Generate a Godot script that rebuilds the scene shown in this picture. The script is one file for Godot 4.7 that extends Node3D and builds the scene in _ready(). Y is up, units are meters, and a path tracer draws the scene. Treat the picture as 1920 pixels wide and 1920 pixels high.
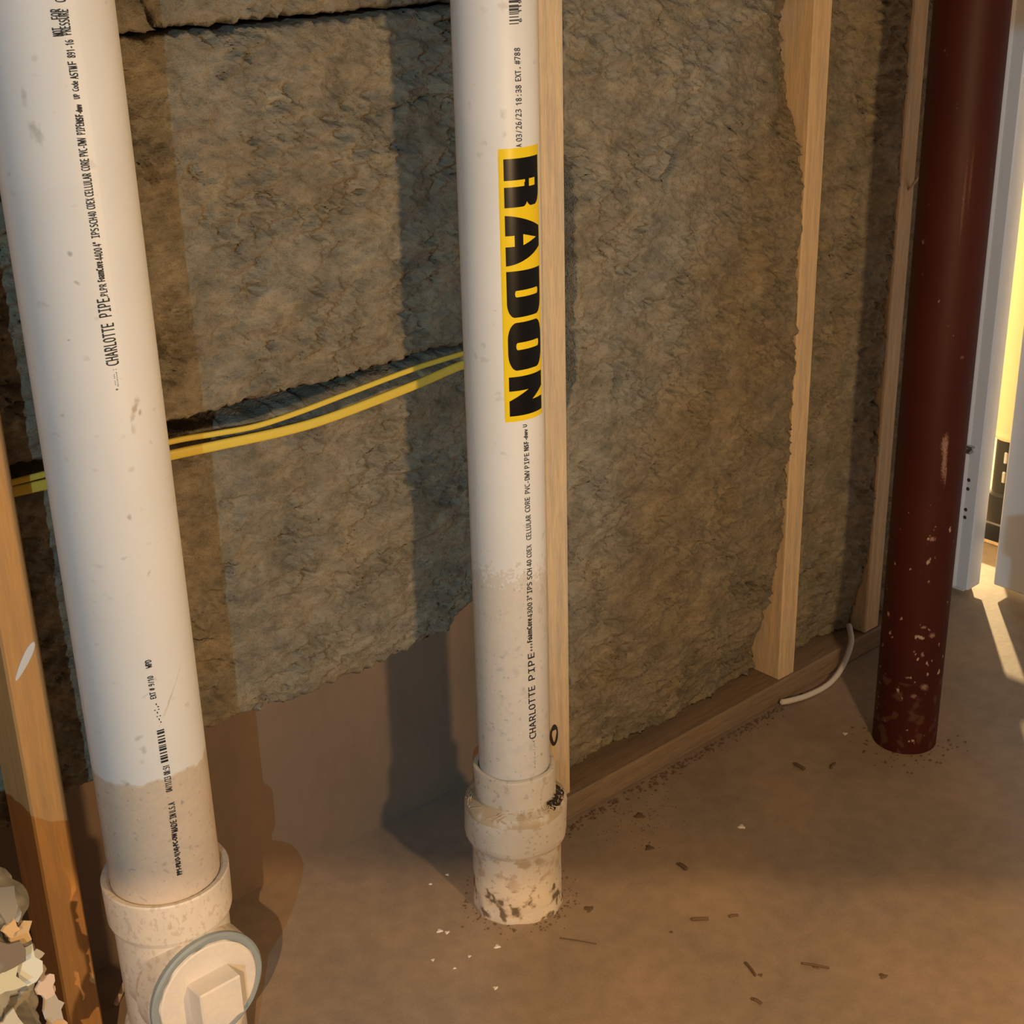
extends Node3D
# World axes: +x runs along the framed wall away from the left pipe, +z points out of the wall into the room, y is up.
# The radon pipe meets the floor at the origin.

var taken := {}
var M := {}

# ---------------------------------------------------------------- names and metas
func numbered(n: String) -> String:
	var k: int = taken.get(n, 0)
	taken[n] = k + 1
	return n if k == 0 else "%s_%03d" % [n, k]

func thing(called: String, label: String, category: String, at := Vector3.ZERO, group := "") -> Node3D:
	var o := Node3D.new()
	o.name = numbered(called)
	add_child(o)
	o.position = at
	tag(o, label, category, group)
	return o

func tag(o: Node, label: String, category: String, group := "") -> void:
	o.set_meta("label", label)
	o.set_meta("category", category)
	if group != "":
		o.set_meta("group", group)

func obj(called: String, mesh: Mesh, mat: Material, parent: Node = null) -> MeshInstance3D:
	var o := MeshInstance3D.new()
	o.mesh = mesh
	o.material_override = mat
	if parent == null:
		o.name = numbered(called)
		add_child(o)
	else:
		o.name = called
		parent.add_child(o, true)
	return o

func struct(called: String, mesh: Mesh, mat: Material) -> MeshInstance3D:
	var o := obj(called, mesh, mat)
	o.set_meta("kind", "structure")
	return o

# ---------------------------------------------------------------- mesh helpers
func start() -> SurfaceTool:
	var st := SurfaceTool.new()
	st.begin(Mesh.PRIMITIVE_TRIANGLES)
	return st

func done(st: SurfaceTool) -> ArrayMesh:
	st.generate_normals()
	return st.commit()

# one flat polygon (convex), turned so that it faces away from the point c
func face(st: SurfaceTool, p: Array, c: Vector3) -> void:
	st.set_smooth_group(-1)
	var n: Vector3 = (p[1] - p[0]).cross(p[2] - p[0])
	var mid := Vector3.ZERO
	for q in p:
		mid += q
	mid /= p.size()
	var flip: bool = n.dot(mid - c) > 0.0   # front faces run clockwise
	for i in range(1, p.size() - 1):
		if flip:
			st.add_vertex(p[0]); st.add_vertex(p[i + 1]); st.add_vertex(p[i])
		else:
			st.add_vertex(p[0]); st.add_vertex(p[i]); st.add_vertex(p[i + 1])

# a box from corner lo to corner hi with chamfered edges
func box(st: SurfaceTool, lo: Vector3, hi: Vector3, b := 0.0) -> void:
	var c := (lo + hi) * 0.5
	var h := (hi - lo) * 0.5
	b = minf(b, minf(h.x, minf(h.y, h.z)) * 0.6)
	var ax := [Vector3(1, 0, 0), Vector3(0, 1, 0), Vector3(0, 0, 1)]
	for i in 3:
		var j := (i + 1) % 3
		var k := (i + 2) % 3
		for s in [-1.0, 1.0]:
			var q := []
			for e in [[-1, -1], [1, -1], [1, 1], [-1, 1]]:
				q.append(c + ax[i] * h[i] * s + ax[j] * (h[j] - b) * e[0] + ax[k] * (h[k] - b) * e[1])
			face(st, q, c)
			if b > 0.0:
				for t in [-1.0, 1.0]:
					var e0: Vector3 = c + ax[i] * h[i] * s + ax[j] * (h[j] - b) * t
					var e1: Vector3 = c + ax[i] * (h[i] - b) * s + ax[j] * h[j] * t
					var d: Vector3 = ax[k] * (h[k] - b)
					face(st, [e0 - d, e0 + d, e1 + d, e1 - d], c)
	if b > 0.0:
		for sx in [-1.0, 1.0]:
			for sy in [-1.0, 1.0]:
				for sz in [-1.0, 1.0]:
					face(st, [c + Vector3(h.x * sx, (h.y - b) * sy, (h.z - b) * sz), c + Vector3((h.x - b) * sx, h.y * sy, (h.z - b) * sz), c + Vector3((h.x - b) * sx, (h.y - b) * sy, h.z * sz)], c)

func box_mesh(lo: Vector3, hi: Vector3, b := 0.0) -> ArrayMesh:
	var st := start()
	box(st, lo, hi, b)
	return done(st)

# a regular grid of points as a smooth surface (rows x cols), optional colours and uvs
func grid_mesh(P: PackedVector3Array, cols: int, rows: int, colors := PackedColorArray(), uvs := PackedVector2Array(), flip := false) -> ArrayMesh:
	var N := PackedVector3Array()
	N.resize(P.size())
	for r in rows:
		for c in cols:
			var i := r * cols + c
			var dx: Vector3 = P[r * cols + mini(c + 1, cols - 1)] - P[r * cols + maxi(c - 1, 0)]
			var dy: Vector3 = P[mini(r + 1, rows - 1) * cols + c] - P[maxi(r - 1, 0) * cols + c]
			var n := dx.cross(dy)
			if flip:
				n = -n
			N[i] = n.normalized() if n.length_squared() > 0.0 else Vector3(0, 1, 0)
	var I := PackedInt32Array()
	for r in rows - 1:
		for c in cols - 1:
			var a := r * cols + c
			if flip:
				I.append_array([a, a + 1, a + cols, a + 1, a + cols + 1, a + cols])
			else:
				I.append_array([a, a + cols, a + 1, a + 1, a + cols, a + cols + 1])
	var A := []
	A.resize(Mesh.ARRAY_MAX)
	A[Mesh.ARRAY_VERTEX] = P
	A[Mesh.ARRAY_NORMAL] = N
	A[Mesh.ARRAY_INDEX] = I
	if colors.size():
		A[Mesh.ARRAY_COLOR] = colors
	if uvs.size():
		A[Mesh.ARRAY_TEX_UV] = uvs
	var m := ArrayMesh.new()
	m.add_surface_from_arrays(Mesh.PRIMITIVE_TRIANGLES, A)
	return m

# a profile of [radius, height] pairs turned round the y axis; u goes round, v follows the height
func lathe(prof: Array, seg := 72, v_lo := 0.0, v_hi := 1.0, bump = null) -> ArrayMesh:
	var P := PackedVector3Array()
	var U := PackedVector2Array()
	# double the profile points so that edges stay crisp
	var pr := []
	for i in prof.size() - 1:
		pr.append([prof[i], prof[i + 1]])
	var st := start()
	for e in pr:
		var a: Array = e[0]
		var b: Array = e[1]
		var smooth := 1
		for k in seg:
			for q in [[a, k], [b, k], [b, k + 1], [a, k], [b, k + 1], [a, k + 1]]:
				var ang: float = TAU * q[1] / seg
				var r: float = q[0][0]
				if bump != null:
					r += bump.call(ang, q[0][1])
				st.set_smooth_group(pr.find(e))
				st.set_uv(Vector2(float(q[1]) / seg, (q[0][1] - v_lo) / (v_hi - v_lo)))
				st.add_vertex(Vector3(sin(ang) * r, q[0][1], cos(ang) * r))
	return done(st)

# a round or flat section swept along points
func tube(pts: Array, rx: float, ry: float, seg := 12, exps := 2.0) -> ArrayMesh:
	var cv := Curve3D.new()
	for i in pts.size():
		var a: Vector3 = pts[maxi(i - 1, 0)]
		var b: Vector3 = pts[mini(i + 1, pts.size() - 1)]
		var t: Vector3 = (b - a) / 6.0
		cv.add_point(pts[i], -t, t)
	var n := maxi(24, pts.size() * 8)
	var len_ := cv.get_baked_length()
	var P := PackedVector3Array()
	for i in n + 1:
		var p := cv.sample_baked(len_ * i / n, true)
		var q := cv.sample_baked(minf(len_ * i / n + 0.002, len_), true)
		var o := cv.sample_baked(maxf(len_ * i / n - 0.002, 0.0), true)
		var dir := (q - o).normalized()
		var side := dir.cross(Vector3(0, 0, 1)).normalized()
		if absf(dir.z) > 0.95:
			side = dir.cross(Vector3(0, 1, 0)).normalized()
		var up := side.cross(dir).normalized()
		for k in seg + 1:
			var a := TAU * k / seg
			var cx: float = signf(cos(a)) * pow(absf(cos(a)), 2.0 / exps)
			var sx: float = signf(sin(a)) * pow(absf(sin(a)), 2.0 / exps)
			var rr := 1.0 if (i > 0 and i < n) else 0.02
			P.append(p + side * cx * rx * rr + up * sx * ry * rr)
	return grid_mesh(P, seg + 1, n + 1)

# a polygon in the plane of axes ex, ey extruded by thick along ez
func slab(st: SurfaceTool, poly: PackedVector2Array, o: Vector3, ex: Vector3, ey: Vector3, ez: Vector3, thick: float) -> void:
	var c := Vector3.ZERO
	for p in poly:
		c += o + ex * p.x + ey * p.y
	c = c / poly.size() + ez * thick * 0.5
	var tri := Geometry2D.triangulate_polygon(poly)
	for i in range(0, tri.size(), 3):
		for z in [0.0, thick]:
			var q := []
			for k in 3:
				var p: Vector2 = poly[tri[i + k]]
				q.append(o + ex * p.x + ey * p.y + ez * z)
			face(st, q, (q[0] + q[1] + q[2]) / 3.0 + ez * (thick * 0.5 - z))
	for i in poly.size():
		var p := poly[i]
		var r := poly[(i + 1) % poly.size()]
		var q0 := o + ex * p.x + ey * p.y
		var q1 := o + ex * r.x + ey * r.y
		var out := (q1 - q0).cross(ez)
		var inside := (q0 + q1) * 0.5 - out.normalized() * 0.0001
		if Geometry2D.is_point_in_polygon((p + r) * 0.5 + (r - p).orthogonal().normalized() * 0.00005, poly):
			var w := (r - p).orthogonal().normalized()
			inside = (q0 + q1) * 0.5 + (ex * w.x + ey * w.y) * 0.001
		else:
			var w2 := -(r - p).orthogonal().normalized()
			inside = (q0 + q1) * 0.5 + (ex * w2.x + ey * w2.y) * 0.001
		face(st, [q0, q1, q1 + ez * thick, q0 + ez * thick], inside + ez * thick * 0.5)

# ---------------------------------------------------------------- noise and textures
func noise(sd: int, freq: float, oct := 3, kind := FastNoiseLite.TYPE_SIMPLEX_SMOOTH, frac := FastNoiseLite.FRACTAL_FBM) -> FastNoiseLite:
	var n := FastNoiseLite.new()
	n.seed = sd
	n.noise_type = kind
	n.frequency = freq
	n.fractal_type = frac
	n.fractal_octaves = oct
	return n

func tex(img: Image) -> ImageTexture:
	img.generate_mipmaps()
	return ImageTexture.create_from_image(img)

func lin(r: float, g: float, b: float) -> Color:
	return Color(r, g, b).linear_to_srgb()

func mat(c: Color, rough := 0.7, metal := 0.0) -> StandardMaterial3D:
	var m := StandardMaterial3D.new()
	m.albedo_color = c
	m.roughness = rough
	m.metallic = metal
	return m

func triplanar(m: StandardMaterial3D, t: Texture2D, scale: Vector3, height: Texture2D = null, relief := 0.0) -> StandardMaterial3D:
	m.albedo_texture = t
	m.uv1_triplanar = true
	m.uv1_world_triplanar = true
	m.uv1_scale = scale
	if height:
		m.heightmap_enabled = true
		m.heightmap_texture = height
		m.heightmap_scale = relief
	return m

func grey_image(n: FastNoiseLite, w: int, h: int) -> Image:
	return n.get_seamless_image(w, h, false, false, 0.1, true)

# mixes of seamless noises into a tileable colour image: base colour (linear) times (1 + sum of amount * noise)
func mix_image(w: int, h: int, base: Vector3, layers: Array, tint := Vector3.ZERO) -> Image:
	var ims := []
	for l in layers:
		var g := grey_image(l[0], w, h)
		g.convert(Image.FORMAT_L8)
		ims.append(g.get_data())
	var out := PackedByteArray()
	out.resize(w * h * 3)
	for i in w * h:
		var k := 1.0
		for j in layers.size():
			var v: float = ims[j][i] / 255.0 - 0.5
			k += layers[j][1] * v * 2.0
		var tn: float = (ims[0][i] / 255.0 - 0.5) * 2.0
		for ch in 3:
			var x: float = base[ch] * maxf(k, 0.02) * (1.0 + tint[ch] * tn)
			out[i * 3 + ch] = int(clampf(255.0 * (1.055 * pow(clampf(x, 0.0001, 1.0), 1.0 / 2.4) - 0.055), 0.0, 255.0))
	return Image.create_from_data(w, h, false, Image.FORMAT_RGB8, out)

func make_materials() -> void:
	# mineral wool: fibrous brown-green mat, finer than the modelled relief
	var wf := noise(11, 0.045, 4)
	var wr := noise(12, 0.03, 4, FastNoiseLite.TYPE_SIMPLEX_SMOOTH, FastNoiseLite.FRACTAL_RIDGED)
	var wimg := mix_image(512, 512, Vector3(0.86, 0.86, 0.86), [[noise(13, 0.012, 3), 0.16], [wf, 0.22], [wr, 0.16], [noise(14, 0.2, 2), 0.22]], Vector3(0.05, 0.0, -0.08))
	var whgt := mix_image(512, 512, Vector3(0.25, 0.25, 0.25), [[wf, 0.5], [wr, 0.35], [noise(14, 0.2, 2), 0.4]])
	var w := mat(Color.WHITE, 1.0)
	w.vertex_color_use_as_albedo = true
	M.wool = triplanar(w, tex(wimg), Vector3(3.1, 4.6, 3.1), tex(whgt), 0.6)
	# bare concrete of the foundation wall and slab
	var cimg := mix_image(1024, 1024, Vector3(0.315, 0.240, 0.178), [[noise(21, 0.004, 4), 0.13], [noise(22, 0.03, 3), 0.12], [noise(23, 0.25, 2), 0.09]], Vector3(0.05, 0.0, -0.08))
	M.slab = triplanar(mat(Color.WHITE, 0.62), tex(cimg), Vector3(0.9, 0.9, 0.9), tex(mix_image(512, 512, Vector3(0.25, 0.25, 0.25), [[noise(24, 0.02, 4), 0.5], [noise(25, 0.2, 2), 0.25]])), 0.12)
	var fimg := mix_image(1024, 512, Vector3(0.215, 0.146, 0.098), [[noise(31, 0.006, 4), 0.12], [noise(32, 0.05, 3), 0.05]], Vector3(0.04, 0.0, -0.05))
	M.foundation = triplanar(mat(Color.WHITE, 0.8), tex(fimg), Vector3(0.8, 0.8, 0.8))
	# spruce framing
	var gimg := mix_image(512, 512, Vector3(0.70, 0.525, 0.33), [[noise(41, 0.01, 3), 0.14], [noise(42, 0.06, 4), 0.16], [noise(43, 0.2, 2), 0.06]], Vector3(0.03, 0.0, -0.1))
	M.spruce = triplanar(mat(Color.WHITE, 0.72), tex(gimg), Vector3(14.0, 0.75, 14.0))
	var oimg := mix_image(512, 512, Vector3(0.52, 0.28, 0.10), [[noise(44, 0.01, 3), 0.1], [noise(45, 0.06, 4), 0.1]], Vector3(0.03, 0.0, -0.1))
	M.orange_spruce = triplanar(mat(Color.WHITE, 0.7), tex(oimg), Vector3(14.0, 0.75, 14.0))
	var pimg := mix_image(512, 512, Vector3(0.25, 0.175, 0.11), [[noise(46, 0.01, 3), 0.16], [noise(47, 0.06, 4), 0.26]], Vector3(0.03, 0.0, -0.1))
	M.plate = triplanar(mat(Color.WHITE, 0.8), tex(pimg), Vector3(0.8, 14.0, 14.0))
	M.print = mat(lin(0.012, 0.012, 0.016), 0.6)
	M.grey_print = mat(lin(0.045, 0.045, 0.05), 0.6)
	M.fitting = mat(lin(0.74, 0.68, 0.60), 0.42)
	M.plug = triplanar(mat(Color.WHITE, 0.45), tex(mix_image(512, 512, Vector3(0.72, 0.655, 0.575), [[noise(51, 0.01, 3), 0.05], [noise(52, 0.06, 3), 0.04]], Vector3(0.02, 0.0, -0.04))), Vector3(4, 4, 4))
	M.gasket = mat(lin(0.26, 0.30, 0.31), 0.55)
	M.yellow_cable = mat(lin(0.78, 0.58, 0.08), 0.38)
	M.white_cable = mat(lin(0.72, 0.68, 0.66), 0.4)
	M.paint = mat(lin(0.62, 0.62, 0.66), 0.4)
	M.metal = mat(lin(0.5, 0.5, 0.5), 0.35, 1.0)
	M.black = mat(lin(0.012, 0.012, 0.012), 0.5)
	M.dark = mat(lin(0.035, 0.028, 0.02), 0.9)
	M.plaster = mat(lin(0.55, 0.55, 0.54), 0.85)
	M.joists = mat(lin(0.10, 0.075, 0.05), 0.9)
	M.ply = mat(lin(0.45, 0.32, 0.18), 0.8)
	M.crumb = mat(lin(0.75, 0.70, 0.64), 0.6)
	M.splinter = mat(lin(0.13, 0.085, 0.045), 0.85)
	M.pale_splinter = mat(lin(0.62, 0.46, 0.32), 0.8)

# white plastic with scuffs; smears is a list of [u, v, size in u, size in v, tilt, strength, shade]
func pipe_image(w: int, h: int, metres: float, radius: float, sd: int, dust_to: float, dust: Vector3, marks: Array, spread := 0.0, cover := 0.82) -> Image:
	var img := Image.create(w, h, false, Image.FORMAT_RGB8)
	var n1 := noise(sd, 7.0, 3)
	var n2 := noise(sd + 1, 38.0, 3)
	var n3 := noise(sd + 2, 150.0, 2)
	var n4 := noise(sd + 3, 16.0, 2)
	for y in h:
		var hy := metres * (y + 0.5) / h
		for x in w:
			var a := TAU * (x + 0.5) / w
			var p := Vector3(sin(a) * radius, hy, cos(a) * radius)
			var c := Vector3(0.77, 0.765, 0.75)
			var g := n1.get_noise_3dv(p)
			c *= 1.0 + 0.05 * g
			var sp := n2.get_noise_3dv(Vector3(p.x, p.y * 1.4, p.z))
			if sp > 0.42 and n4.get_noise_3dv(p) > 0.05:
				c = c.lerp(Vector3(0.42, 0.39, 0.35), clampf((sp - 0.42) * 1.6, 0.0, 0.3))
			if dust_to > 0.0:
				var edge := dust_to + 0.0045 * n4.get_noise_3dv(p * 2.2) + 0.004 * n2.get_noise_3dv(p) + spread * (n3.get_noise_3dv(p * 1.3) + 0.7 * n2.get_noise_3dv(p * 1.7 + Vector3(1, 5, 2)))
				if hy < edge:
					c = c.lerp(dust * (1.0 + 0.08 * sp + 0.07 * n3.get_noise_3dv(p)), cover if edge - hy > 0.002 else cover * 0.6)
					if n3.get_noise_3dv(p * 0.75 + Vector3(3, 1, 2)) > 0.56:
						c *= 0.78
			img.set_pixel(x, y, lin(clampf(c.x, 0, 1), clampf(c.y, 0, 1), clampf(c.z, 0, 1)))
	for m in marks:   # [angle in degrees, height, half width, half height, lean, strength, colour]
		var cx: float = fposmod(deg_to_rad(m[0]), TAU) / TAU * w
		var cy: float = m[1] / metres * h
		var rx: float = m[2] / (TAU * radius) * w
		var ry: float = m[3] / metres * h
		var reach := int(maxf(rx, ry) * 1.5 + 3)
		for dy in range(-reach, reach + 1):
			for dx in range(-reach, reach + 1):
				var X := int(cx + dx)
				var Y := int(cy + dy)
				if Y < 0 or Y >= h:
					continue
				X = posmod(X, w)
				var mx := dx * TAU * radius / w
				var my := dy * metres / h
				var ca := cos(m[4])
				var sa := sin(m[4])
				var q := Vector2((mx * ca + my * sa) / m[2], (-mx * sa + my * ca) / m[3])
				var f := 1.0 - q.length() + 0.6 * n2.get_noise_2d(mx * 3.0 + m[1] * 9.0, my * 3.0)
				if f > 0.0:
					var c0 := img.get_pixel(X, Y)
					img.set_pixel(X, Y, c0.lerp(m[6], clampf(f * 1.3, 0.0, 1.0) * m[5]))
	return img

# lettering printed up a pipe: the text starts at y0, ends at y1, stands h tall round the pipe, letter tops to lower angles
func wrap_text(text: String, r: float, ang: float, y0: float, y1: float, h: float, font: Font, material: Material, parent: Node, called := "lettering") -> void:
	var tm := TextMesh.new()
	tm.text = text
	tm.font = font
	tm.font_size = 32
	tm.pixel_size = 0.01
	tm.depth = 0.02
	tm.curve_step = 2.0
	var A := tm.get_mesh_arrays()
	var V: PackedVector3Array = A[Mesh.ARRAY_VERTEX]
	if V.size() == 0:
		return
	var lo := V[0]
	var hi := V[0]
	for v in V:
		lo = lo.min(v)
		hi = hi.max(v)
	var st := start()
	var idx: PackedInt32Array = A[Mesh.ARRAY_INDEX]
	var order := range(V.size()) if idx.size() == 0 else Array(idx)
	st.set_smooth_group(-1)
	for ink in [[-0.00016, -0.00012, 0.0], [0.00016, 0.00012, 0.00002]]:   # the ink has spread a little: two passes side by side
		for i in order:
			var v := V[i]
			var fy := (v.y - lo.y) / maxf(hi.y - lo.y, 0.0001) - 0.5
			var fx := (v.x - lo.x) / maxf(hi.x - lo.x, 0.0001)
			var a: float = deg_to_rad(ang) - (fy * h + ink[1]) / r
			var rr: float = r + (0.00045 if v.z > 0.0 else 0.0001) + ink[2]
			st.add_vertex(Vector3(sin(a) * rr, lerpf(y0, y1, fx) + ink[0], cos(a) * rr))
	var m := done(st)
	obj(called, m, material, parent)

func mono_font() -> Font:
	var f := SystemFont.new()
	f.font_names = PackedStringArray(["Droid Sans Mono"])
	return f

# bars of a barcode printed across a pipe
func barcode(r: float, ang: float, y0: float, y1: float, h: float, sd: int, material: Material, parent: Node) -> void:
	var rng := RandomNumberGenerator.new()
	rng.seed = sd
	var st := start()
	var y := y0
	while y < y1:
		var t := [0.0009, 0.0014, 0.0024][rng.randi() % 3] as float
		var a0 := deg_to_rad(ang) - h * 0.5 / r
		var a1 := deg_to_rad(ang) + h * 0.5 / r
		for k in 4:
			var b0 := lerpf(a0, a1, k / 4.0)
			var b1 := lerpf(a0, a1, (k + 1) / 4.0)
			var R := r + 0.0004
			var p := [Vector3(sin(b0) * R, y, cos(b0) * R), Vector3(sin(b1) * R, y, cos(b1) * R), Vector3(sin(b1) * R, y + t, cos(b1) * R), Vector3(sin(b0) * R, y + t, cos(b0) * R)]
			face(st, p, Vector3(0, y, 0))
		y += t + ([0.0008, 0.0012, 0.002][rng.randi() % 3] as float)
	obj("barcode", done(st), material, parent)

# ---------------------------------------------------------------- mineral wool
var wl1: FastNoiseLite
var wl2: FastNoiseLite
var wl3: FastNoiseLite
var wl4: FastNoiseLite
var wl5: FastNoiseLite
var wl6: FastNoiseLite

func wool_setup() -> void:
	wl1 = noise(101, 8.0, 2)
	wl2 = noise(102, 30.0, 4)
	wl2.domain_warp_enabled = true
	wl2.domain_warp_amplitude = 0.012
	wl2.domain_warp_frequency = 14.0
	wl3 = noise(103, 15.0, 3, FastNoiseLite.TYPE_SIMPLEX_SMOOTH, FastNoiseLite.FRACTAL_RIDGED)
	wl3.domain_warp_enabled = true
	wl3.domain_warp_amplitude = 0.03
	wl3.domain_warp_frequency = 10.0
	wl4 = noise(104, 160.0, 2)
	wl5 = noise(105, 11.0, 3)
	wl6 = noise(106, 55.0, 2)

# relief of the torn fibre face at (x, y)
func wool(x: float, y: float, sd: float, rough: float) -> float:
	var s := x + y * 0.3
	rough *= 1.25
	var torn := smoothstep(-0.25, 0.35, wl5.get_noise_2d(x * 0.8 + sd * 2.0, y * 0.8))
	var d := 0.007 * wl1.get_noise_2d(x + sd, y)
	var v := wl2.get_noise_2d(s * 0.6 + sd, y * 1.35)
	d += rough * (0.004 + 0.0065 * torn) * v
	# flaky layers: steps with torn edges
	var q := v * 4.0
	var f := q - floorf(q)
	d += rough * 0.0040 * torn * (floorf(q) + smoothstep(0.45, 0.55, f) - q)
	var r := wl3.get_noise_2d(s * 0.5 + sd, y * 1.5 - sd)
	d -= rough * (0.010 + 0.030 * torn) * maxf(0.0, r - 0.60)
	d += rough * (0.0022 + 0.0032 * torn) * wl6.get_noise_2d(s * 0.7, y * 1.5 + sd)
	d += 0.0019 * wl4.get_noise_2d(s * 0.6 + sd, y * 1.6)
	return d

# a batt: front surface z = zf(x, y) within x0(y)..x1(y), y0(x)..y1(x), skirts back to z = back
func batt(called: String, label: String, xa: Callable, xb: Callable, ya: Callable, yb: Callable, zf: Callable, back: float, nx: int, ny: int, sd: float, rough: float, round_: float, base: Vector3, step := 1) -> MeshInstance3D:
	var cols := nx + 3
	var rows := ny + 3
	var P := PackedVector3Array()
	P.resize(cols * rows)
	var C := PackedColorArray()
	C.resize(cols * rows)
	for j in rows:
		var fj := clampf((j - 1.0) / ny, 0.0, 1.0)
		for i in cols:
			var fi := clampf((i - 1.0) / nx, 0.0, 1.0)
			var ym: float = lerpf(ya.call(0.5), yb.call(0.5), fj)
			var x: float = lerpf(xa.call(ym), xb.call(ym), fi)
			var y: float = lerpf(ya.call(x), yb.call(x), fj)
			var ragx := 0.0035 * wl2.get_noise_2d(y * 1.7 + sd, 7.0)
			var ragy := 0.004 * wl2.get_noise_2d(x * 1.3 + sd, 3.0) + 0.0025 * wl6.get_noise_2d(x * 1.5, sd)
			if fi < 0.02 or fi > 0.98:
				x += ragx
			if fj < 0.03 or fj > 0.97:
				y += ragy
			var wdt: float = absf(xb.call(ym) - xa.call(ym))
			var hgt: float = absf(yb.call(x) - ya.call(x))
			var e := minf(minf(fi, 1.0 - fi) * wdt, minf(fj, 1.0 - fj) * hgt)
			var rd := 0.0
			if e < round_:
				var q := 1.0 - e / round_
				rd = round_ * 0.7 * (1.0 - sqrt(maxf(0.0, 1.0 - q * q)))
			var z: float = zf.call(x, y) + wool(x, y, sd, rough) - rd
			if i == 0 or j == 0 or i == cols - 1 or j == rows - 1:
				z = back
			P[j * cols + i] = Vector3(x, y, z)
			var t := 1.0 + 0.26 * wl5.get_noise_2d(x + sd, y) + 0.26 * wl2.get_noise_2d(x * 0.7, y * 1.2 + sd + 2.0) + 0.15 * wl6.get_noise_2d(x * 0.6 + sd, y)
			var g := wl1.get_noise_2d(x * 0.8 + 5.0, y + sd)
			C[j * cols + i] = Color(base.x * t * (1.0 + 0.06 * g), base.y * t, base.z * t * (1.0 - 0.1 * g))
	var o := obj(called, grid_mesh(P, cols, rows, C), M.wool)
	tag(o, label, "insulation", "mineral wool batts filling the framed wall")
	return o

# ---------------------------------------------------------------- lettering of the sticker
func in_round(x: float, y: float, x0: float, x1: float, y0: float, y1: float, r: float, corners := 15) -> bool:
	if x < x0 or x > x1 or y < y0 or y > y1:
		return false
	var k := 0.62   # letters are wider than tall on the sticker, keep corners round
	var rx := r
	var ry := r * k
	for c in [[1, x0 + rx, y0 + ry, -1, -1], [2, x1 - rx, y0 + ry, 1, -1], [4, x1 - rx, y1 - ry, 1, 1], [8, x0 + rx, y1 - ry, -1, 1]]:
		if corners & int(c[0]):
			var dx: float = (x - c[1]) * c[3]
			var dy: float = (y - c[2]) * c[4]
			if dx > 0.0 and dy > 0.0 and (dx / rx) * (dx / rx) + (dy / ry) * (dy / ry) > 1.0:
				return false
	return true

func glyph(ch: String, x: float, y: float) -> bool:
	match ch:
		"R":
			if x < 0.44:
				return true
			if y > 0.40:
				if x < 0.60 and y > 0.64 and y < 0.84:
					return false
				if x < 0.58 and y < 0.50:
					return false
				return in_round(x, y, 0.0, 1.0, 0.52, 1.0, 0.3, 6) or in_round(x, y, 0.5, 1.0, 0.0, 0.6, 0.25, 4)
			return x > 0.58 and in_round(x, y, 0.58, 1.0, -0.3, 0.56, 0.2, 4)
		"A":
			var left := 0.30 * pow(y, 1.6)
			var right := 1.0 - 0.30 * pow(y, 1.6)
			if x < left or x > right:
				return false
			if y < 0.22 and x > 0.40 and x < 0.62:
				return false
			if y > 0.44 and y < 0.86 and absf(x - 0.5) < 0.11 * (0.86 - y) / 0.42:
				return false
			return true
		"D":
			if in_round(x, y, 0.42, 0.56, 0.20, 0.88, 0.06):
				return false
			return in_round(x, y, 0.0, 1.0, 0.0, 1.0, 0.32, 6)
		"O":
			if in_round(x, y, 0.42, 0.57, 0.20, 0.88, 0.07):
				return false
			return in_round(x, y, 0.0, 1.0, 0.0, 1.0, 0.36)
		"N":
			if x > 0.36 and x < 0.64:
				if y < 0.5 and x < 0.36 + 0.28 * (0.5 - y) / 0.5 * 0.9:
					return false
				if y > 0.62 and x > 0.64 - 0.28 * (y - 0.62) / 0.38 * 0.9:
					return false
			return true
	return false

func sticker_image(w: int, h: int) -> Image:
	var img := Image.create(w, h, false, Image.FORMAT_RGB8)
	var yel := lin(0.88, 0.63, 0.015)
	var blk := lin(0.004, 0.004, 0.0045)
	var spans := [["R", 0.035, 0.205], ["A", 0.232, 0.412], ["D", 0.432, 0.603], ["O", 0.622, 0.803], ["N", 0.826, 0.978]]
	for y in h:
		var p := (y + 0.5) / h          # along the word
		for x in w:
			var q := (x + 0.5) / w      # letters stand up towards q = 1
			var c := yel
			var gy := (q - 0.10) / 0.84
			if gy > 0.0 and gy < 1.0:
				for s in spans:
					if p > s[1] and p < s[2] and glyph(s[0], (p - s[1]) / (s[2] - s[1]), gy):
						c = blk
						break
			img.set_pixel(x, y, c)
	return img

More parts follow.
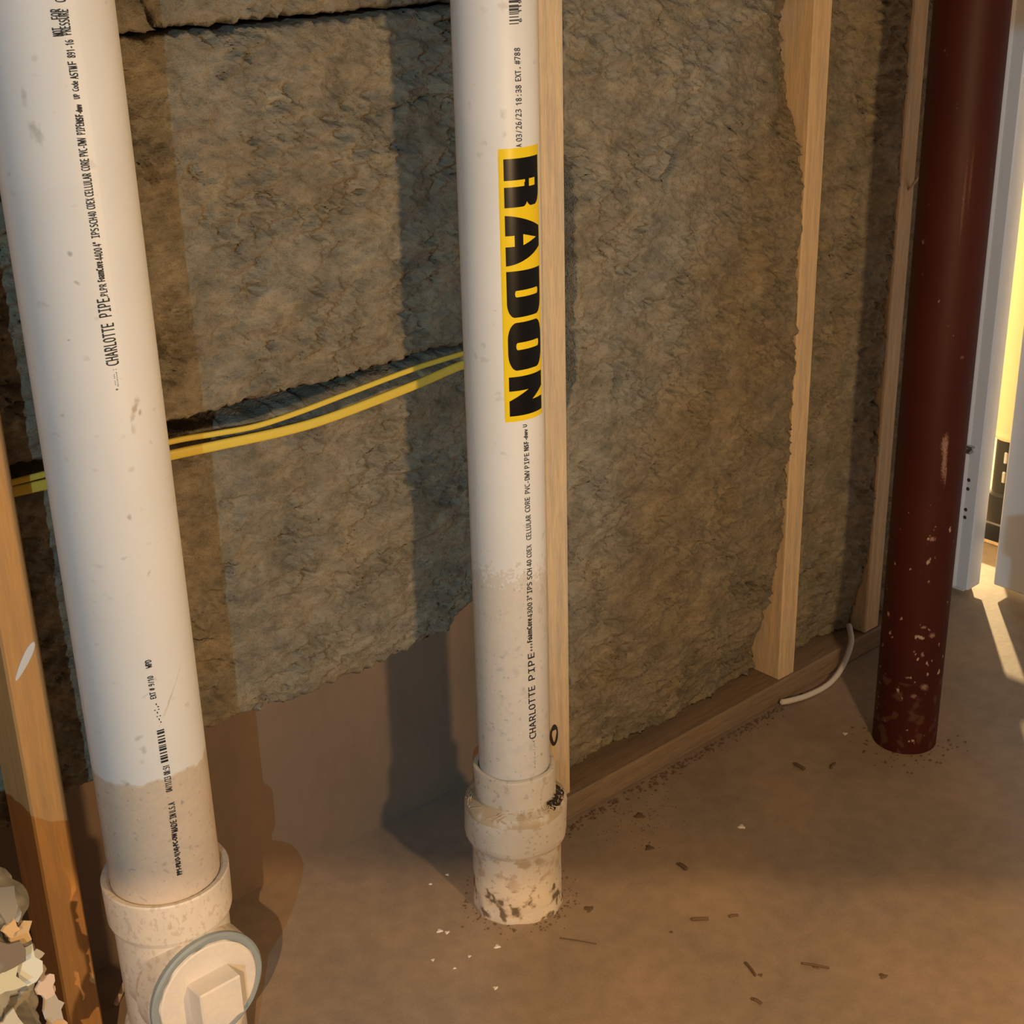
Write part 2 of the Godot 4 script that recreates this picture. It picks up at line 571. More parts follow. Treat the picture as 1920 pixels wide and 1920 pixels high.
# ================================================================ scene
func _ready() -> void:
	# ---- camera
	var cam := Camera3D.new()
	cam.name = "camera"
	var pitch := deg_to_rad(23.212)
	var roll := deg_to_rad(-1.473)
	var wa := deg_to_rad(48.634)
	var flat := Vector3(cos(wa), 0, -sin(wa))
	var fwd := flat * cos(pitch) + Vector3.DOWN * sin(pitch)
	var right0 := Vector3(sin(wa), 0, cos(wa))
	var up0 := right0.cross(fwd).normalized()
	var right := right0 * cos(roll) + up0 * sin(roll)
	var up := up0 * cos(roll) - right0 * sin(roll)
	cam.transform = Transform3D(Basis(right, up, -fwd), Vector3(-1.049, 1.23, 1.199))
	cam.fov = rad_to_deg(2.0 * atan(960.0 / 2792.2))
	cam.near = 0.02
	add_child(cam)
	cam.current = true

	# ---- surroundings
	var we := WorldEnvironment.new()
	we.name = "surroundings"
	var env := Environment.new()
	env.background_mode = Environment.BG_COLOR
	env.background_color = Color(0, 0, 0)
	env.tonemap_mode = Environment.TONE_MAPPER_LINEAR
	env.tonemap_exposure = 0.67
	env.sdfgi_enabled = true
	env.ssao_enabled = true
	env.ssil_enabled = true
	we.environment = env
	add_child(we)

	make_materials()
	wool_setup()

	# ---- lamps (each a glowing bulb with its light inside)
	lamp_work(Vector3(-0.21, 0.82, 1.15), Color(1.0, 0.835, 0.615), 1.20)
	lamp_bulb("ceiling_bulb", "bare cool white bulb on the basement ceiling", Vector3(-3.55, 2.25, 3.85), Color(0.68, 0.89, 1.0), 11.0, 0.012, 2.5)
	lamp_bulb("ceiling_bulb", "bare warm bulb beside the added soffit", Vector3(-2.346, 2.42, 2.693), Color(1.0, 0.80, 0.57), 12.5, 0.01, 2.5)
	lamp_bulb("ceiling_bulb", "added yellow bulb lighting the canister in the next room", Vector3(1.95, 2.2, 0.9), Color(1.0, 0.84, 0.58), 2.0, 0.03, 2.5)  # added bulb: brightens the canister side that faces the door gap
	lamp_stand(Vector3(3.5, 0.85, -1.98), Color(1.0, 0.86, 0.62), 36.0)

	build_shell()
	build_framing()
	build_insulation()
	build_left_pipe()
	build_radon_pipe()
	build_column()
	build_door()
	build_cables()
	build_next_room()
	build_clutter()
	build_debris()

# ---------------------------------------------------------------- lamps
func omni(parent: Node, at: Vector3, c: Color, e: float, size: float) -> void:
	var l := OmniLight3D.new()
	l.name = "light"
	l.position = at
	l.light_color = c
	l.light_energy = e
	l.light_size = size
	l.omni_range = 14.0
	l.omni_attenuation = 2.0
	l.shadow_enabled = true
	parent.add_child(l)

func glow(c: Color, e: float) -> StandardMaterial3D:
	var m := mat(c, 0.4)
	m.emission_enabled = true
	m.emission = c
	m.emission_energy_multiplier = e
	return m

func lamp_bulb(called: String, label: String, at: Vector3, c: Color, e: float, size: float, glow_: float) -> void:
	var t := thing(called, label, "lamp", at, "bare bulbs")
	var b := SphereMesh.new()
	b.radius = 0.032
	b.height = 0.064
	b.radial_segments = 24
	b.rings = 12
	obj("bulb", b, glow(c, glow_), t)
	obj("socket", lathe([[0.0, 2.5 - at.y], [0.03, 2.5 - at.y], [0.03, 0.05], [0.018, 0.034], [0.0, 0.034]], 24), M.paint, t)
	omni(t, Vector3.ZERO, c, e, size)

func lamp_work(at: Vector3, c: Color, e: float) -> void:
	var t := thing("work_light", "warm work light on a black tripod stand", "lamp", Vector3(at.x, 0, at.z))
	var b := SphereMesh.new()
	b.radius = 0.035
	b.height = 0.07
	obj("bulb", b, glow(c, 3.0), t).position = Vector3(0, at.y, 0)
	obj("pole", lathe([[0.0, at.y - 0.035], [0.02, at.y - 0.035], [0.02, at.y - 0.08], [0.009, at.y - 0.09], [0.009, 0.18], [0.0, 0.18]], 16), M.black, t)
	for k in 3:
		var a := TAU * k / 3.0 + 0.5
		obj("leg", tube([Vector3(0, 0.24, 0), Vector3(sin(a) * 0.12, 0.11, cos(a) * 0.12), Vector3(sin(a) * 0.22, 0.008, cos(a) * 0.22)], 0.008, 0.008, 8), M.black, t)
	omni(t, Vector3(0, at.y, 0), c, e, 0.03)

func lamp_stand(at: Vector3, c: Color, e: float) -> void:
	var t := thing("floor_lamp", "bright lamp on a short stand in the next room", "lamp", Vector3(at.x, 0, at.z))
	var b := SphereMesh.new()
	b.radius = 0.045
	b.height = 0.09
	obj("bulb", b, glow(c, 6.0), t).position = Vector3(0, at.y, 0)
	obj("pole", lathe([[0.0, at.y - 0.044], [0.016, at.y - 0.044], [0.016, 0.03], [0.14, 0.02], [0.14, 0.0], [0.0, 0.0]], 24), M.black, t)
	omni(t, Vector3(0, at.y, 0), c, e, 0.035)

# ---------------------------------------------------------------- setting
func build_shell() -> void:
	struct("floor", box_mesh(Vector3(-5.2, -0.14, -3.1), Vector3(5.1, 0.0, 5.3)), M.slab)
	struct("ceiling", box_mesh(Vector3(-5.2, 2.5, -3.1), Vector3(5.1, 2.62, 5.3)), M.joists)
	struct("wall_back", box_mesh(Vector3(-5.2, 0.0, -0.45), Vector3(1.16, 2.5, -0.25)), M.foundation)
	struct("wall_left", box_mesh(Vector3(-5.3, 0.0, -0.45), Vector3(-5.2, 2.5, 5.3)), M.foundation)
	struct("wall_front", box_mesh(Vector3(-5.3, 0.0, 5.3), Vector3(5.2, 2.5, 5.4)), M.joists)
	# the partition with the doorway, in three pieces
	var st := start()
	box(st, Vector3(1.185, 0.0, -0.25), Vector3(1.212, 2.5, -0.092))
	box(st, Vector3(1.185, 2.06, -0.092), Vector3(1.212, 2.5, 0.79))
	box(st, Vector3(1.185, 0.0, 0.79), Vector3(1.212, 2.5, 5.3))
	box(st, Vector3(1.16, 0.0, -0.45), Vector3(1.212, 2.5, -0.25))
	struct("wall_right", done(st), M.plaster)
	struct("wall_side", box_mesh(Vector3(1.06, 0.0, -3.1), Vector3(1.16, 2.5, -0.45)), M.plaster)
	struct("wall_far", box_mesh(Vector3(5.0, 0.0, -3.1), Vector3(5.1, 2.5, 5.3)), M.plaster)
	struct("wall_end", box_mesh(Vector3(1.06, 0.0, -3.2), Vector3(5.1, 2.5, -3.1)), M.plaster)
	# unseen soffit added to keep the warm bulb off the far floor: its lower edge runs at 45 degrees to the wall
	var sf := start()
	var d := Vector3(0.68, 0, 0.735)
	var n := Vector3(-0.735, 0, 0.68)
	var base := Vector3(0.30, 1.68, 0.245) + n * 2.50
	slab(sf, PackedVector2Array([Vector2(-1.6, 0), Vector2(1.5, 0), Vector2(1.5, 0.82), Vector2(-1.6, 0.82)]), base, d, Vector3.UP, -n, 0.30)
	struct("added_trim_1", done(sf), M.joists)

func stud(label: String, x0: float, x1: float, z: float, m: Material, y0 := 0.038) -> Node3D:
	var t := thing("wall_stud", label, "stud", Vector3((x0 + x1) * 0.5, y0, z - 0.032), "studs of the framed wall")
	obj("timber", box_mesh(Vector3(-(x1 - x0) * 0.5, 0, -0.032), Vector3((x1 - x0) * 0.5, 2.462 - (y0 - 0.038), 0.032), 0.0022), m, t)
	return t

func build_framing() -> void:
	var s0 := stud("orange-toned wooden stud between the torn scraps and the thick white pipe", -0.581, -0.543, -0.080, M.orange_spruce)
	var sm := start()  # thin pale slanted streak on the stud face
	var poly := PackedVector2Array()
	for k in 18:
		var a := TAU * k / 18.0
		var q := Vector2(cos(a) * (0.0042 + 0.0012 * sin(a)), sin(a) * 0.021).rotated(-0.62)
		poly.append(q)
	slab(sm, poly, Vector3(0.001, 0.497, 0.0319), Vector3.RIGHT, Vector3.UP, Vector3.BACK, 0.0008)
	obj("pale_streak", done(sm), mat(lin(0.62, 0.64, 0.68), 0.5), s0).set_meta("label", "whitish slanted streak")
	var s1 := stud("pale wooden stud right behind the pipe with the yellow sticker", 0.138, 0.176, -0.082, M.spruce)
	# the dark knot low on the stud face, a ring and a core lying in the surface
	var kn := start()
	for k in 20:
		var a := TAU * k / 20.0
		var b := TAU * (k + 1) / 20.0
		var r0 := 0.55 + 0.1 * sin(3.0 * a)
		var r1 := 0.55 + 0.1 * sin(3.0 * b)
		var o := Vector3(-0.012, 0.108, 0.0324)
		face(kn, [o + Vector3(cos(a) * 0.0075, sin(a) * 0.017, 0), o + Vector3(cos(b) * 0.0075, sin(b) * 0.017, 0), o + Vector3(cos(b) * 0.0075 * r1, sin(b) * 0.017 * r1, 0.0003), o + Vector3(cos(a) * 0.0075 * r0, sin(a) * 0.017 * r0, 0.0003)], o - Vector3(0, 0, 1))
	obj("knot", done(kn), M.dark, s1)
	stud("pale wooden stud standing alone between two wide insulation bays", 0.632, 0.671, -0.078, M.spruce)
	var s3 := stud("pale wooden stud just behind the red steel column", 0.860, 0.899, -0.078, M.spruce)
	for q in [[Vector3(0.005, 0.74, 0.031), Vector3(-0.004, 0.775, 0.058), 0.0035], [Vector3(-0.002, 0.772, 0.05), Vector3(-0.012, 0.795, 0.062), 0.003]]:
		obj("splinter", tube([q[0], (q[0] + q[1]) * 0.5 + Vector3(0.002, 0, 0), q[1]], q[2], q[2] * 0.5, 6), M.pale_splinter, s3)
	var pl := obj("bottom_plate", box_mesh(Vector3(0.118, 0.0, -0.142), Vector3(1.02, 0.038, -0.074), 0.003), M.plate)
	tag(pl, "dusty brown wooden bottom plate under the studs", "timber")

# ---------------------------------------------------------------- insulation
func build_insulation() -> void:
	var base := Vector3(0.265, 0.222, 0.152)
	var xl := func(_y): return -0.92
	var xr := func(_y): return 0.137
	batt("mineral_wool_batt", "long brown mineral wool batt just below the yellow cables", xl, xr,
		func(x): return 0.312 + 0.5 * maxf(0.0, x - 0.035) + 0.006 * sin(x * 14.0), func(x): return 0.684 + 0.006 * sin(x * 5.0 + 0.5),
		func(x, y): return -0.158 - 0.55 * maxf(0.0, y - 0.652) - 0.1 * maxf(0.0, 0.36 - y), -0.248, 330, 120, 3.1, 0.85, 0.02, base)
	batt("mineral_wool_batt", "long brown mineral wool batt just above the yellow cables", xl, xr,
		func(x): return 0.705, func(_x): return 1.093,
		func(x, y): return -0.147 - 0.012 * maxf(0.0, y - 0.95), -0.248, 330, 125, 8.7, 1.0, 0.012, base)
	batt("mineral_wool_batt", "long mineral wool batt of the top course, right of its open joint", func(y): return -0.298 + 0.02 * sin(y * 20.0), xr,
		func(_x): return 1.100, func(_x): return 1.42,
		func(_x, _y): return -0.152, -0.248, 130, 90, 15.3, 0.7, 0.012, base)
	batt("mineral_wool_batt", "mineral wool batt of the top course, left of its open joint", func(_y): return -0.92, func(y): return -0.304 + 0.02 * sin(y * 20.0),
		func(_x): return 1.098, func(_x): return 1.42,
		func(_x, _y): return -0.146, -0.248, 150, 80, 21.9, 0.7, 0.014, base)
	# upright batts between the studs
	var slits := [[0.369, 0.884, 0.5, 0.0032, 0.020, 0.034], [0.264, 0.622, -0.25, 0.0030, 0.018, 0.026], [0.440, 0.088, 0.2, 0.0040, 0.012, 0.026], [0.569, 0.223, -1.4, 0.0045, 0.010, 0.026], [0.290, 0.066, 0.6, 0.0035, 0.012, 0.022]]   # x, y, lean, half width, half length, depth
	var notch := func(y): return 0.1775 + 0.0185 * smoothstep(0.60, 0.625, y) * (1.0 - smoothstep(0.885, 0.935, y))
	batt("mineral_wool_batt", "widest upright mineral wool batt, with a torn slit, beside the sticker pipe", notch, func(y): return 0.6305,
		func(x): return 0.042 + 0.02 * maxf(0.0, sin(x * 9.0 - 0.6)), func(_x): return 1.42,
		func(x, y):
			var z := -0.085 + 0.007 * smoothstep(0.50, 0.62, x) * smoothstep(0.25, 0.45, y) * (1.0 - smoothstep(0.80, 0.9, y))
			z -= 0.020 * (1.0 - smoothstep(0.04, 0.22, y))
			z -= 0.016 * smoothstep(0.36, 0.5, x) * (1.0 - smoothstep(0.04, 0.16, y))
			z -= 0.26 * maxf(0.0, y - 0.84) * smoothstep(0.55, 0.63, x)
			z -= 0.03 * smoothstep(0.60, 0.632, x) * (1.0 - smoothstep(0.10, 0.34, y))
			z = maxf(z, -0.128)
			# the slit torn into the face
			for c in slits:
				var sy: float = y - c[1]
				var sx: float = (x - c[0]) - sy * c[2] - 0.004 * sin(sy * 130.0)
				z -= c[5] * exp(-sx * sx / (c[3] * c[3]) - sy * sy / (c[4] * c[4]))
			return z,
		-0.155, 150, 420, 31.3, 0.75, 0.005, base)
	batt("mineral_wool_batt", "narrow upright mineral wool batt between the lone stud and the column stud", func(_y): return 0.6735, func(_y): return 0.8585,
		func(_x): return 0.042, func(_x): return 1.42,
		func(x, y): return -0.086 + 0.006 * smoothstep(0.80, 0.85, x) - 0.030 * (1.0 - smoothstep(0.04, 0.18, y)), -0.155, 62, 400, 41.7, 0.75, 0.004, base)
	batt("mineral_wool_batt", "upright mineral wool batt in the last bay before the door", func(_y): return 0.9015, func(_y): return 1.155,
		func(_x): return 0.042, func(_x): return 1.42,
		func(_x, _y): return -0.100, -0.155, 40, 200, 52.1, 0.7, 0.010, base)

# ---------------------------------------------------------------- the thick pipe with the cleanout
func build_left_pipe() -> void:
	var t := thing("drain_pipe", "thick white plastic drain pipe with a square-nut cleanout plug at its foot", "pipe", Vector3(-0.473, 0, -0.023))
	var r := 0.05715
	var dark := lin(0.30, 0.29, 0.27)
	var brown := lin(0.36, 0.27, 0.18)
	var marks := [[-46, 1.045, 0.006, 0.011, 0.2, 0.4, dark], [-52, 1.075, 0.003, 0.006, 0.0, 0.3, dark], [-33, 0.945, 0.002, 0.003, 0.8, 0.6, dark], [-30, 0.92, 0.0015, 0.004, 0.9, 0.5, dark],
		[6, 0.80, 0.0035, 0.012, -0.5, 0.6, brown], [11, 0.795, 0.002, 0.004, -0.4, 0.6, brown], [2, 0.78, 0.004, 0.006, 0.4, 0.25, brown], [-6, 0.745, 0.005, 0.003, 0.3, 0.25, brown],
		[-14, 0.70, 0.0025, 0.003, 0.3, 0.5, dark], [-23, 0.66, 0.005, 0.002, 0.2, 0.3, dark], [-2, 0.64, 0.002, 0.004, -0.6, 0.4, dark], [-44, 0.87, 0.0015, 0.001, 0.0, 0.8, dark],
		[-60, 0.80, 0.003, 0.002, 0.3, 0.3, dark], [4, 0.505, 0.0012, 0.03, -0.55, 0.4, brown], [-20, 0.515, 0.008, 0.001, 0.5, 0.3, dark], [-33, 0.47, 0.005, 0.003, 0.5, 0.4, dark], [-30, 0.455, 0.004, 0.005, 0.3, 0.35, dark],
		[1, 0.385, 0.003, 0.003, 0.6, 0.7, dark], [-26, 0.32, 0.004, 0.002, 0.4, 0.5, dark], [3, 0.33, 0.003, 0.003, 0.5, 0.5, dark], [-50, 0.36, 0.003, 0.002, 0.4, 0.4, dark]]
	var pm := mat(Color.WHITE, 0.45)
	pm.albedo_texture = tex(pipe_image(512, 1600, 1.6, r, 61, 0.418, Vector3(0.60, 0.475, 0.345), marks))
	var pm2 := pm
	obj("pipe", lathe([[r, 0.20], [r, 0.6], [r, 1.0], [r, 1.6]], 96, 0.0, 1.6), pm2, t)
	obj("riser", lathe([[r, 1.6], [r, 2.5]], 96), M.fitting, t)
	# tee fitting with its two hubs and the branch that faces the room
	var fit := dirty_fitting(71, Vector3(0.70, 0.62, 0.52), 0.30, 0.35)
	var tee := obj("tee_fitting", lathe([[r + 0.0005, 0.272], [0.0605, 0.2745], [0.0655, 0.2755], [0.0665, 0.2735], [0.0655, 0.228], [0.0635, 0.222], [0.0605, 0.2205], [0.0595, 0.09], [0.0635, 0.086], [0.0655, 0.08], [0.0655, 0.03], [0.0605, 0.027], [0.0605, 0.0]], 96, 0.0, 0.3), fit, t)
	# branch: lathed, then laid along +z at height 0.158
	var br := obj("branch", lathe([[0.0585, 0.0], [0.0585, 0.022], [0.0600, 0.030], [0.0655, 0.036], [0.0660, 0.060], [0.0655, 0.0655], [0.0640, 0.067], [0.0585, 0.067]], 96, -0.1, 0.2), fit, t)
	br.transform = Transform3D(Basis(Vector3.RIGHT, PI / 2), Vector3(-0.003, 0.158, 0.0))
	var cap := Node3D.new()
	cap.name = "cleanout_plug"
	t.add_child(cap)
	cap.transform = Transform3D(Basis(Vector3.RIGHT, PI / 2), Vector3(-0.003, 0.158, 0.0))
	cap.set_meta("label", "round cleanout plug with a raised square nut")
	var ring := obj("gasket", lathe([[0.0650, 0.062], [0.0665, 0.0645], [0.0664, 0.0685], [0.0640, 0.0705], [0.0600, 0.0700], [0.0575, 0.0690], [0.0555, 0.0680], [0.0550, 0.066]], 96, -0.1, 0.2, func(a, h): return 0.0006 * sin(a * 9.0) if h > 0.0695 else 0.0), M.gasket, cap)
	ring.set_meta("label", "grey sealing ring around the plug")
	var plug_bump := func(a, h): return (0.0009 * sin(a * 7.0 + 1.0) + 0.0006 * sin(a * 17.0)) if h < 0.0712 else 0.0
	obj("plug", lathe([[0.0575, 0.0685], [0.0572, 0.0712], [0.0555, 0.0722], [0.02, 0.0724], [0.0, 0.0724]], 96, -0.1, 0.2, plug_bump), M.plug, cap)
	var nut := start()
	box(nut, Vector3(-0.0245, 0.070, -0.0245), Vector3(0.0245, 0.098, 0.0245), 0.0018)
	obj("square_nut", done(nut), M.plug, cap)
	# printing
	var mono := mono_font()
	var sans := SystemFont.new()
	sans.font_names = PackedStringArray(["Droid Sans"])
	sans.font_weight = 700
	for s in [["= .:::.:::. :", 0.8205, 0.8395, 0.0030, -8.4], ["CHARLOTTE", 0.8433, 0.8808, 0.0110, -9.5], ["PIPE", 0.8870, 0.9030, 0.0108, -10.2], [".", 0.9038, 0.9045, 0.001, -6.0], ["PLPR", 0.9054, 0.9157, 0.0062, -8.9],
		["4400", 0.9363, 0.9468, 0.0068, -9.0], ["4\"", 0.9482, 0.9520, 0.0068, -9.2], ["IPS", 0.9556, 0.9637, 0.0068, -9.5], ["SCH", 0.9650, 0.9727, 0.0068, -9.6],
		["40", 0.9736, 0.9777, 0.0068, -9.8], ["COEX", 0.9799, 0.9889, 0.0070, -10.0], ["CELLULAR", 0.9906, 1.0096, 0.0070, -10.0], ["CORE", 1.0118, 1.0214, 0.0070, -10.1], ["PVC-DWV", 1.0236, 1.0387, 0.0070, -10.2],
		["PIPE", 1.0413, 1.0495, 0.0068, -10.0], ["UP Code", 1.0697, 1.0836, 0.0052, -9.6], ["ASTM", 1.0853, 1.0952, 0.0066, -9.3], ["F", 1.0965, 1.0990, 0.0066, -9.6], ["891-16", 1.1019, 1.1155, 0.0066, -9.4],
		["NOT", 1.1190, 1.1255, 0.0080, -17.5], ["FOR", 1.1318, 1.1396, 0.0078, -17.0], ["PRESSURE", 1.1195, 1.1388, 0.0082, -11.2], ["CODE", 1.1445, 1.156, 0.0082, -12.0],
		["MADE", 0.3552, 0.3690, 0.0064, -10.6], ["IN", 0.3715, 0.3765, 0.0064, -10.4], ["U.S.A", 0.3785, 0.3899, 0.0064, -10.2], ["04/11/23", 0.4033, 0.4205, 0.0066, -10.6], ["08:51", 0.4230, 0.4330, 0.0066, -10.4],
		[".-:", 0.4822, 0.4900, 0.004, -11.0], ["-:.-", 0.4930, 0.5039, 0.005, -12.0], ["EXT", 0.5099, 0.5170, 0.0055, -13.8], ["#", 0.5190, 0.5215, 0.005, -13.9], ["9/10", 0.5240, 0.5345, 0.0055, -14.0], ["WPD", 0.5436, 0.5520, 0.0058, -14.0]]:
		wrap_text(s[0], r, s[4], s[1], s[2], s[3], mono, M.print, t)
	wrap_text("FoamCore", r, -9.6, 0.9180, 0.9352, 0.0062, sans, M.print, t)
	wrap_text("NSF", r, -9.6, 1.0500, 1.0572, 0.0062, sans, M.print, t)
	wrap_text("-dwv", r, -9.0, 1.0580, 1.0652, 0.0052, sans, M.print, t)
	wrap_text("PP1-PR/O-1(14)-PC-OW", r, -11.0, 0.3035, 0.3540, 0.0062, sans, M.print, t)
	barcode(r, -11.2, 0.4375, 0.4738, 0.0072, 5, M.print, t)

func dirty_fitting(sd: int, base: Vector3, grime_v: float, amount: float) -> StandardMaterial3D:
	var img := Image.create(512, 256, false, Image.FORMAT_RGB8)
	var n1 := noise(sd, 9.0, 3)
	var n2 := noise(sd + 1, 30.0, 3)
	var n3 := noise(sd + 2, 70.0, 2)
	for y in 256:
		for x in 512:
			var a := TAU * x / 512.0
			var p := Vector3(sin(a), y / 256.0 * 3.0, cos(a)) * 0.35
			var c := base * (1.0 + 0.06 * n1.get_noise_3dv(p))
			var g := n2.get_noise_3dv(p)
			if g > 0.42:
				c = c.lerp(Vector3(0.30, 0.23, 0.155), clampf((g - 0.42) * 2.5, 0.0, 1.0) * amount)
			if n3.get_noise_3dv(p) > 0.64:
				c *= 0.72
			if grime_v > 0.0 and n1.get_noise_3dv(p * 2.0 + Vector3(4, 4, 4)) + 0.5 * g > 0.30:
				c = c.lerp(Vector3(0.42, 0.32, 0.22), 0.35)
			img.set_pixel(x, y, lin(clampf(c.x, 0, 1), clampf(c.y, 0, 1), clampf(c.z, 0, 1)))
	var m := mat(Color.WHITE, 0.45)
	m.albedo_texture = tex(img)
	return m

# ---------------------------------------------------------------- the thin pipe with the sticker
func build_radon_pipe() -> void:
	var t := thing("vent_pipe", "slim white plastic vent pipe with a yellow and black sticker, rising from a stepped coupling", "pipe")
	var r := 0.04445
	var dark := lin(0.33, 0.31, 0.27)
	var brown := lin(0.30, 0.22, 0.15)
	var marks := []
	var rng := RandomNumberGenerator.new()
	rng.seed = 77
	for k in 46:   # grey smudges on the lower half
		marks.append([rng.randf_range(-115.0, 30.0), rng.randf_range(0.21, 0.46), rng.randf_range(0.002, 0.007), rng.randf_range(0.002, 0.009), rng.randf_range(-0.9, 0.9), rng.randf_range(0.08, 0.30), dark])
	for q in [[-33, 1.005, 0.004, 0.006, 0.2, 0.3, dark], [-31, 0.985, 0.003, 0.004, 0.2, 0.3, dark], [-30, 1.11, 0.006, 0.006, 0.6, 0.3, brown], [-50, 0.80, 0.003, 0.001, 0.2, 0.4, dark], [20, 0.50, 0.002, 0.004, 0.1, 0.3, dark], [15, 0.43, 0.002, 0.003, 0.0, 0.4, brown], [8, 0.235, 0.002, 0.003, 0.1, 0.6, brown]]:
		marks.append(q)
	var pm := mat(Color.WHITE, 0.47)
	pm.albedo_texture = tex(pipe_image(512, 1600, 1.6, r, 81, 0.485, Vector3(0.60, 0.50, 0.385), marks, 0.030, 0.55))
	obj("pipe", lathe([[r, 0.15], [r, 0.6], [r, 1.0], [r, 1.6]], 96, 0.0, 1.6), pm, t)
	obj("riser", lathe([[r, 1.6], [r, 2.5]], 96), M.fitting, t)
	# reducing coupling: slim hub above, wide hub below, grime on its shoulder and round the foot
	var cm := mat(Color.WHITE, 0.5)
	cm.albedo_texture = tex(coupling_image())
	var wob := func(a, h): return 0.0008 * sin(a * 5.0 + h * 60.0)
	obj("coupling", lathe([[r + 0.0004, 0.207], [0.0475, 0.2085], [0.0508, 0.2075], [0.0513, 0.205], [0.0508, 0.168], [0.0512, 0.164], [0.0600, 0.1585], [0.0640, 0.154], [0.0652, 0.149], [0.0650, 0.112], [0.0640, 0.106], [0.0610, 0.100], [0.0575, 0.0975], [0.0570, 0.096]], 96, 0.0, 0.22, wob), cm, t)
	obj("floor_stub", lathe([[0.0571, 0.098], [0.0571, 0.06], [0.0573, 0.03], [0.0575, 0.015], [0.0590, 0.004], [0.0590, 0.0]], 96, 0.0, 0.22, func(a, h): return (0.0012 * sin(a * 4.0 + 1.0) + 0.0009 * sin(a * 11.0)) if h < 0.02 else 0.0), cm, t)
	# dried glue strands and dirt crumbs lying on the shoulder
	var gl := start()
	for k in 40:
		var a := rng.randf_range(-2.6, 0.9)
		var a2 := a + rng.randf_range(-0.25, 0.25)
		var p := Vector3(sin(a), 0, cos(a)) * rng.randf_range(0.053, 0.062)
		var q2 := Vector3(sin(a2), 0, cos(a2)) * rng.randf_range(0.053, 0.0635)
		p.y = 0.1655 - (Vector2(p.x, p.z).length() - 0.051) * 0.75
		q2.y = 0.1655 - (Vector2(q2.x, q2.z).length() - 0.051) * 0.75
		gl.append_from(tube([p, (p + q2) * 0.5 + Vector3(0, 0.0012, 0), q2], 0.0007, 0.0006, 5), 0, Transform3D())
	var strands := obj("glue_strands", gl.commit(), M.pale_splinter, t)
	strands.set_meta("kind", "stuff")
	var cr := start()
	for k in 240:
		var a := rng.randf_range(0.15, 1.0)
		var rad := rng.randf_range(0.0515, 0.0610)
		var p := Vector3(sin(a) * rad, 0.1665 - (rad - 0.051) * 0.8, cos(a) * rad)
		var s := rng.randf_range(0.0004, 0.0012)
		box(cr, p - Vector3(s, s, s), p + Vector3(s, s * 0.6, s), s * 0.4)
	var crumbs := obj("dirt_crumbs", done(cr), M.dark, t)
	crumbs.set_meta("kind", "stuff")
	# the sticker, a thin curved sheet
	var P := PackedVector3Array()
	var U := PackedVector2Array()
	var cols := 41
	for j in 31:
		for i in cols:
			var a := deg_to_rad(lerpf(-41.5, 29.0, i / 40.0))
			var rr := r + (0.0004 if (i > 0 and i < cols - 1 and j > 0 and j < 30) else 0.0)
			P.append(Vector3(sin(a) * rr, lerpf(0.9705, 0.6735, j / 30.0), cos(a) * rr))
			U.append(Vector2(i / 40.0, j / 30.0))
	var sm := mat(Color.WHITE, 0.34)
	sm.metallic_specular = 0.3
	sm.albedo_texture = tex(sticker_image(300, 1500))
	var sk := obj("warning_sticker", grid_mesh(P, cols, 31, PackedColorArray(), U, true), sm, t)
	sk.set_meta("label", "yellow sticker with the black word RADON running down")
	var mono := mono_font()
	var sans := SystemFont.new()
	sans.font_names = PackedStringArray(["Droid Sans"])
	sans.font_weight = 700
	for s in [["A", 0.9712, 0.9740, 0.0062, -12.0], ["03/26/23", 0.9769, 1.0089, 0.0068, -11.6], ["18:38", 1.0131, 1.0325, 0.0068, -10.7], ["EXT.", 1.0367, 1.0500, 0.0066, -11.0], ["#788", 1.0530, 1.0688, 0.0066, -11.5],
		["U", 0.6655, 0.6685, 0.005, -12.0], ["PIPE", 0.6159, 0.6340, 0.0062, -10.2], ["PVC-DWV", 0.5854, 0.6135, 0.0064, -10.1], ["CORE", 0.5626, 0.5806, 0.0064, -10.6], ["CELLULAR", 0.5279, 0.5585, 0.0064, -9.6],
		["COEX", 0.5056, 0.5212, 0.0064, -9.5], ["40", 0.4941, 0.5024, 0.0064, -9.8], ["SCH", 0.4776, 0.4914, 0.0066, -9.5], ["IPS", 0.4598, 0.4737, 0.0066, -9.9], ["3\"", 0.4504, 0.4573, 0.0066, -10.6], ["4300", 0.4280, 0.4474, 0.0066, -10.2],
		["o o o", 0.3835, 0.3930, 0.0028, -9.0], ["PIPE", 0.3440, 0.3803, 0.0088, -9.6], ["CHARLOTTE", 0.2627, 0.3353, 0.0092, -9.8], [".: ..:. .: ... : ..:. =", 0.2200, 0.2590, 0.0024, -7.8]]:
		wrap_text(s[0], r, s[4], s[1], s[2], s[3], mono, M.print if s[1] < 0.5 else M.grey_print, t)
	wrap_text("FoamCore", r, -11.5, 0.3954, 0.4268, 0.0066, sans, M.print, t)
	wrap_text("NSF", r, -10.5, 0.6371, 0.6480, 0.0060, sans, M.grey_print, t)
	wrap_text("-dwv", r, -11.0, 0.6500, 0.6627, 0.0050, sans, M.grey_print, t)
	barcode(r, -15.0, 1.0919, 1.165, 0.0105, 9, M.grey_print, t)
	wrap_text("6 11942 10987", r, -6.0, 1.0935, 1.150, 0.0036, mono, M.grey_print, t)

